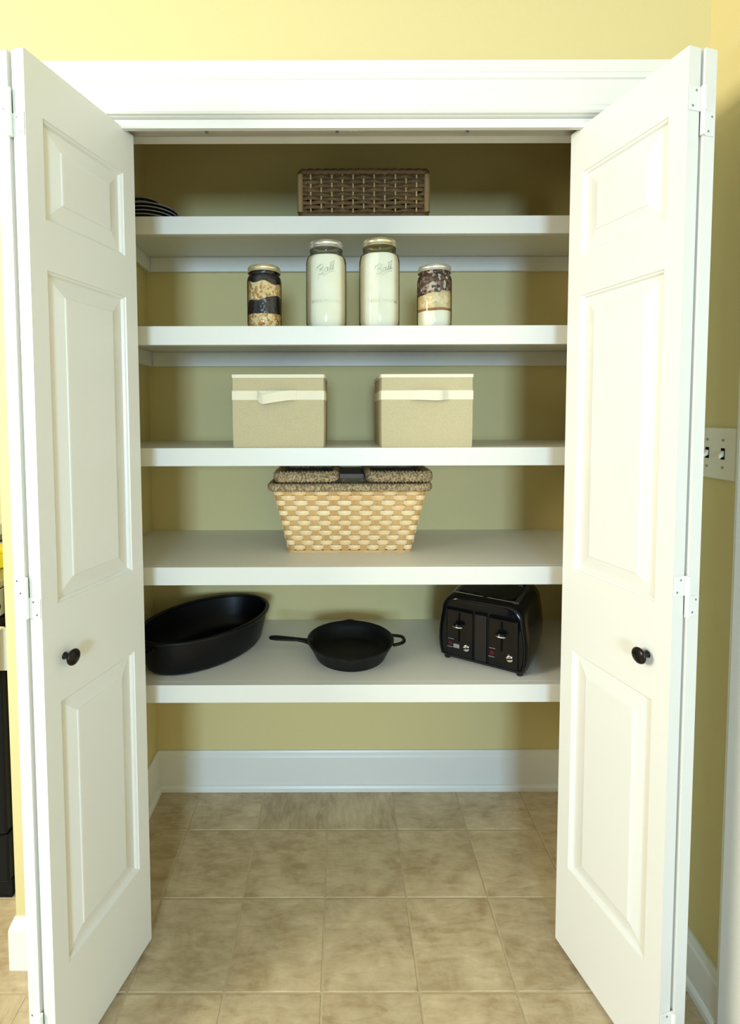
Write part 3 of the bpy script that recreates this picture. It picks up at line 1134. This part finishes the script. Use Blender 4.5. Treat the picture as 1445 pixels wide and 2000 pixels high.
b = MB()
rings = []
for y, ins in ((0.004, .012), (.0, .009), (.002, .0035), (.008, 0), (.05, -.002), (D / 2, -.004), (D - .05, -.002), (D - .008, 0), (D - .002, .0035), (D, .009)):
    rings.append([Vector((x, y, z)) for x, z in tprof(ins)])
b.loft(rings)
b.build('shell', M['toaster'], to, smooth=True, angle=math.radians(45))
b = MB(); b.box(.016, W - .016, .014, D - .014, .004, .016, .003)
b.build('base', M['toaster2'], to)
for x in (.020, W - .034):
    for y in (.012, D - .028):
        MB().lathe([(.008, 0), (.0095, .002), (.009, .012)], 14, (x + .007, y + .007, 0), cap_start=True, cap_end=True).build('foot', M['toaster2'], to, smooth=True)
# front: two control panels with a centre strip
for x0, x1, nm in ((.030, .109, 'control_panel'), (.114, .149, 'centre_strip'), (.154, .236, 'control_panel')):
    MB().box(x0, x1, -.0035, .006, .022, .158, .003, 3).build(nm, M['toaster2'] if nm == 'centre_strip' else M['toaster'], to)
for sx, dx, rx, lx in ((.069, .092, .044, .066), (.192, .215, .166, .188)):
    MB().box(sx - .003, sx + .003, -.0042, -.003, .066, .152).build('lever_track', M['slot'], to)
    lv = MB()
    lv.tube([(sx, -.002, .118), (sx, -.014, .118)], .004, 8)
    lv.lathe([(.001, .006), (.012, .005), (.015, .001), (.013, -.003), (.001, -.0045)], 24, mtx=Matrix.Translation((sx, -.016, .118)) @ Matrix.Diagonal((1, .62, 1, 1)), cap_start=True, cap_end=True)
    lo = lv.build('lever', M['toaster'], to, smooth=True)
    arc = [(sx + .0145 * math.cos(a), -.016 - .0093 * math.sin(a), .1155) for a in [PI * (.12 + .76 * k / 12) for k in range(13)]]
    MB().tube(arc, .0018, 6).build('lever_trim', M['chrome'], lo, smooth=True)
    dl = MB()
    dl.lathe([(.0105, 0), (.0105, .003), (.0090, .0075), (.0075, .0085), (.001, .0088)], 24, mtx=Matrix.Translation((dx, -.003, .053)) @ Matrix.Rotation(PI / 2, 4, 'X'), cap_end=True)
    do = dl.build('dial', M['chrome'], to, smooth=True, angle=math.radians(35))
    MB().box(-.0095, .0095, -.0150, -.0095, -.0016, .0016, .0006, 1).build('dial_grip', M['slot'], do, mapf=lambda c: Vector((dx + c.x * math.cos(.25) - c.z * math.sin(.25), c.y + .0015, .053 + c.x * math.sin(.25) + c.z * math.cos(.25))))
    MB().lathe([(.0068, 0), (.0068, .003), (.0058, .004)], 20, mtx=Matrix.Translation((rx, -.003, .057)) @ Matrix.Rotation(PI / 2, 4, 'X'), cap_end=True).build('button', M['red'], to)
    MB().box(rx - .0085, rx + .0085, -.0040, -.0034, .069, .0704).build('button_line', M['grey'], to)
    MB().box(rx - .011, rx + .006, -.0040, -.0034, .0440, .0455).build('button_line', M['grey'], to)
    if sx < .1:
        MB().box(rx + .008, rx + .026, -.0042, -.0034, .0445, .0565, .0004, 1).build('print_plate', M['grey'], to)
# top plates with chrome line and slots
for x0, x1 in ((.043, .130), (.140, .229)):
    tp = MB().box(x0, x1, .030, D - .03, HT - .003, HT + .0012, .0008, 1).build('top_plate', M['topplate'], to)
    MB().box(x0 + .001, x1 - .001, .0285, .0325, HT - .001, HT + .0024, .0008, 1).build('chrome_edge', M['chrome'], tp)
    wd = (x1 - x0)
    for c in (.27, .73):
        xc = x0 + wd * c
        MB().box(xc - .0125, xc + .0125, .042, D - .045, HT + .0009, HT + .0018).build('bread_slot', M['slot'], tp)
        for yy in (.11, .17):
            MB().loft([[Vector((xc - .0085, yy, HT + .0019)), Vector((xc + .0085, yy, HT + .0019)), Vector((xc + .0085, yy + .004, HT + .0019)), Vector((xc - .0085, yy + .004, HT + .0019))],
                       [Vector((xc - .005, yy + .012, HT + .0032)), Vector((xc + .005, yy + .012, HT + .0032)), Vector((xc + .005, yy + .014, HT + .0032)), Vector((xc - .005, yy + .014, HT + .0032))]]).build('bread_guide', M['chrome'], tp)

# ------------------------------------------------------------------ kitchen range, sliver at far left
rg = thing('kitchen_range', 'black kitchen range with steel trim, sliver at the far left edge', 'stove', (-1.325, .17, 0))
R0, R1 = -.38, .379
MB().box(R0, R1, .02, .71, .05, .893, .004).build('range_body', M['range'], rg)
MB().box(R0 + .02, R1 - .004, .004, .68, 0, .052).build('plinth', M['range'], rg)
MB().box(R0, R1, -.008, .72, .894, .915, .004).build('cooktop', M['steel'], rg)
for x in (-.19, .11):
    for y in (.16, .52):
        MB().lathe([(.09, 0), (.09, .004), (.075, .005)], 36, (x, y, .9152), cap_start=True, cap_end=True).build('burner', M['range'], rg)
MB().box(R0 + .002, R1 - .002, -.006, .019, .816, .892, .004).build('control_strip', M['steel'], rg)
for x in (-.30, -.18, .18, .30, .362):
    MB().lathe([(.019, 0), (.018, .016), (.013, .022)], 20, mtx=Matrix.Translation((x, -.006, .846)) @ Matrix.Rotation(PI / 2, 4, 'X'), cap_end=True).build('range_knob', M['slot'], rg, smooth=True)
dr = MB().box(R0 + .004, R1 - .002, -.012, .019, .20, .812, .006).build('oven_door', M['range'], rg)
MB().box(R0 + .08, R1 - .05, -.0135, -.0121, .30, .66, .004).build('oven_window', M['toaster'], dr)
MB().tube([(R0 + .05, -.012, .785), (R0 + .05, -.048, .785), (0, -.052, .785), (R1 - .03, -.048, .785), (R1 - .03, -.012, .785)], .010, 10).build('oven_handle', M['steel'], dr, smooth=True)
MB().box(R0 + .004, R1 - .002, -.008, .019, .055, .195, .005).build('storage_drawer', M['range'], rg)
struct(MB().box(-.942, XS - .0005, .19, .72, 0, .885).build('trim_7', M['wall']), 'beige filler panel between range and wall end', 'trim')
# towel folded over the oven handle
t = thing('dish_towel', 'white towel folded over the oven handle at the far left edge', 'towel', (-1.02, .1205, .785))
b = MB()
prof = []
for k in range(9):
    a = PI * k / 8
    prof.append((-.0165 * math.cos(a), .0165 * math.sin(a) + .0))
path = [(-.0175, -.135), (-.0185, -.09), (-.0168, -.04)] + prof + [(.0172, -.05), (.0175, -.105)]
rings = []
n = 15
for i in range(n):
    x = -.10 + .205 * i / (n - 1)
    ring = []
    for o in (0, 1):
        seq = path if o == 0 else list(reversed(path))
        for k, (y, z) in enumerate(seq):
            s = 1 + (.0 if o == 0 else .30)
            yy = y * s + .0016 * math.sin(i * 1.3) * (1 if z < -.02 else 0)
            zz = z * (s if z > 0 else 1)
            ring.append(Vector((x, yy, zz)))
    rings.append(ring)
b.loft(rings)
b.build('towel_cloth', M['towel'], t, smooth=True, angle=math.radians(60))
# yellow pot on the cooktop
yp = thing('yellow_canister', 'bright yellow canister on the range top at the far left edge', 'canister', (-1.068, .300, .9151))
MB().lathe([(.052, 0), (.056, .003), (.056, .044), (.054, .046)], 40, cap_start=True, cap_end=True).build('canister_body', M['yellow'], yp, smooth=True, angle=math.radians(40))
MB().lathe([(.057, .0465), (.057, .054), (.050, .057), (.008, .058), (.001, .059)], 40, cap_start=True, cap_end=True).build('canister_lid', M['yellow'], yp, smooth=True, angle=math.radians(40))
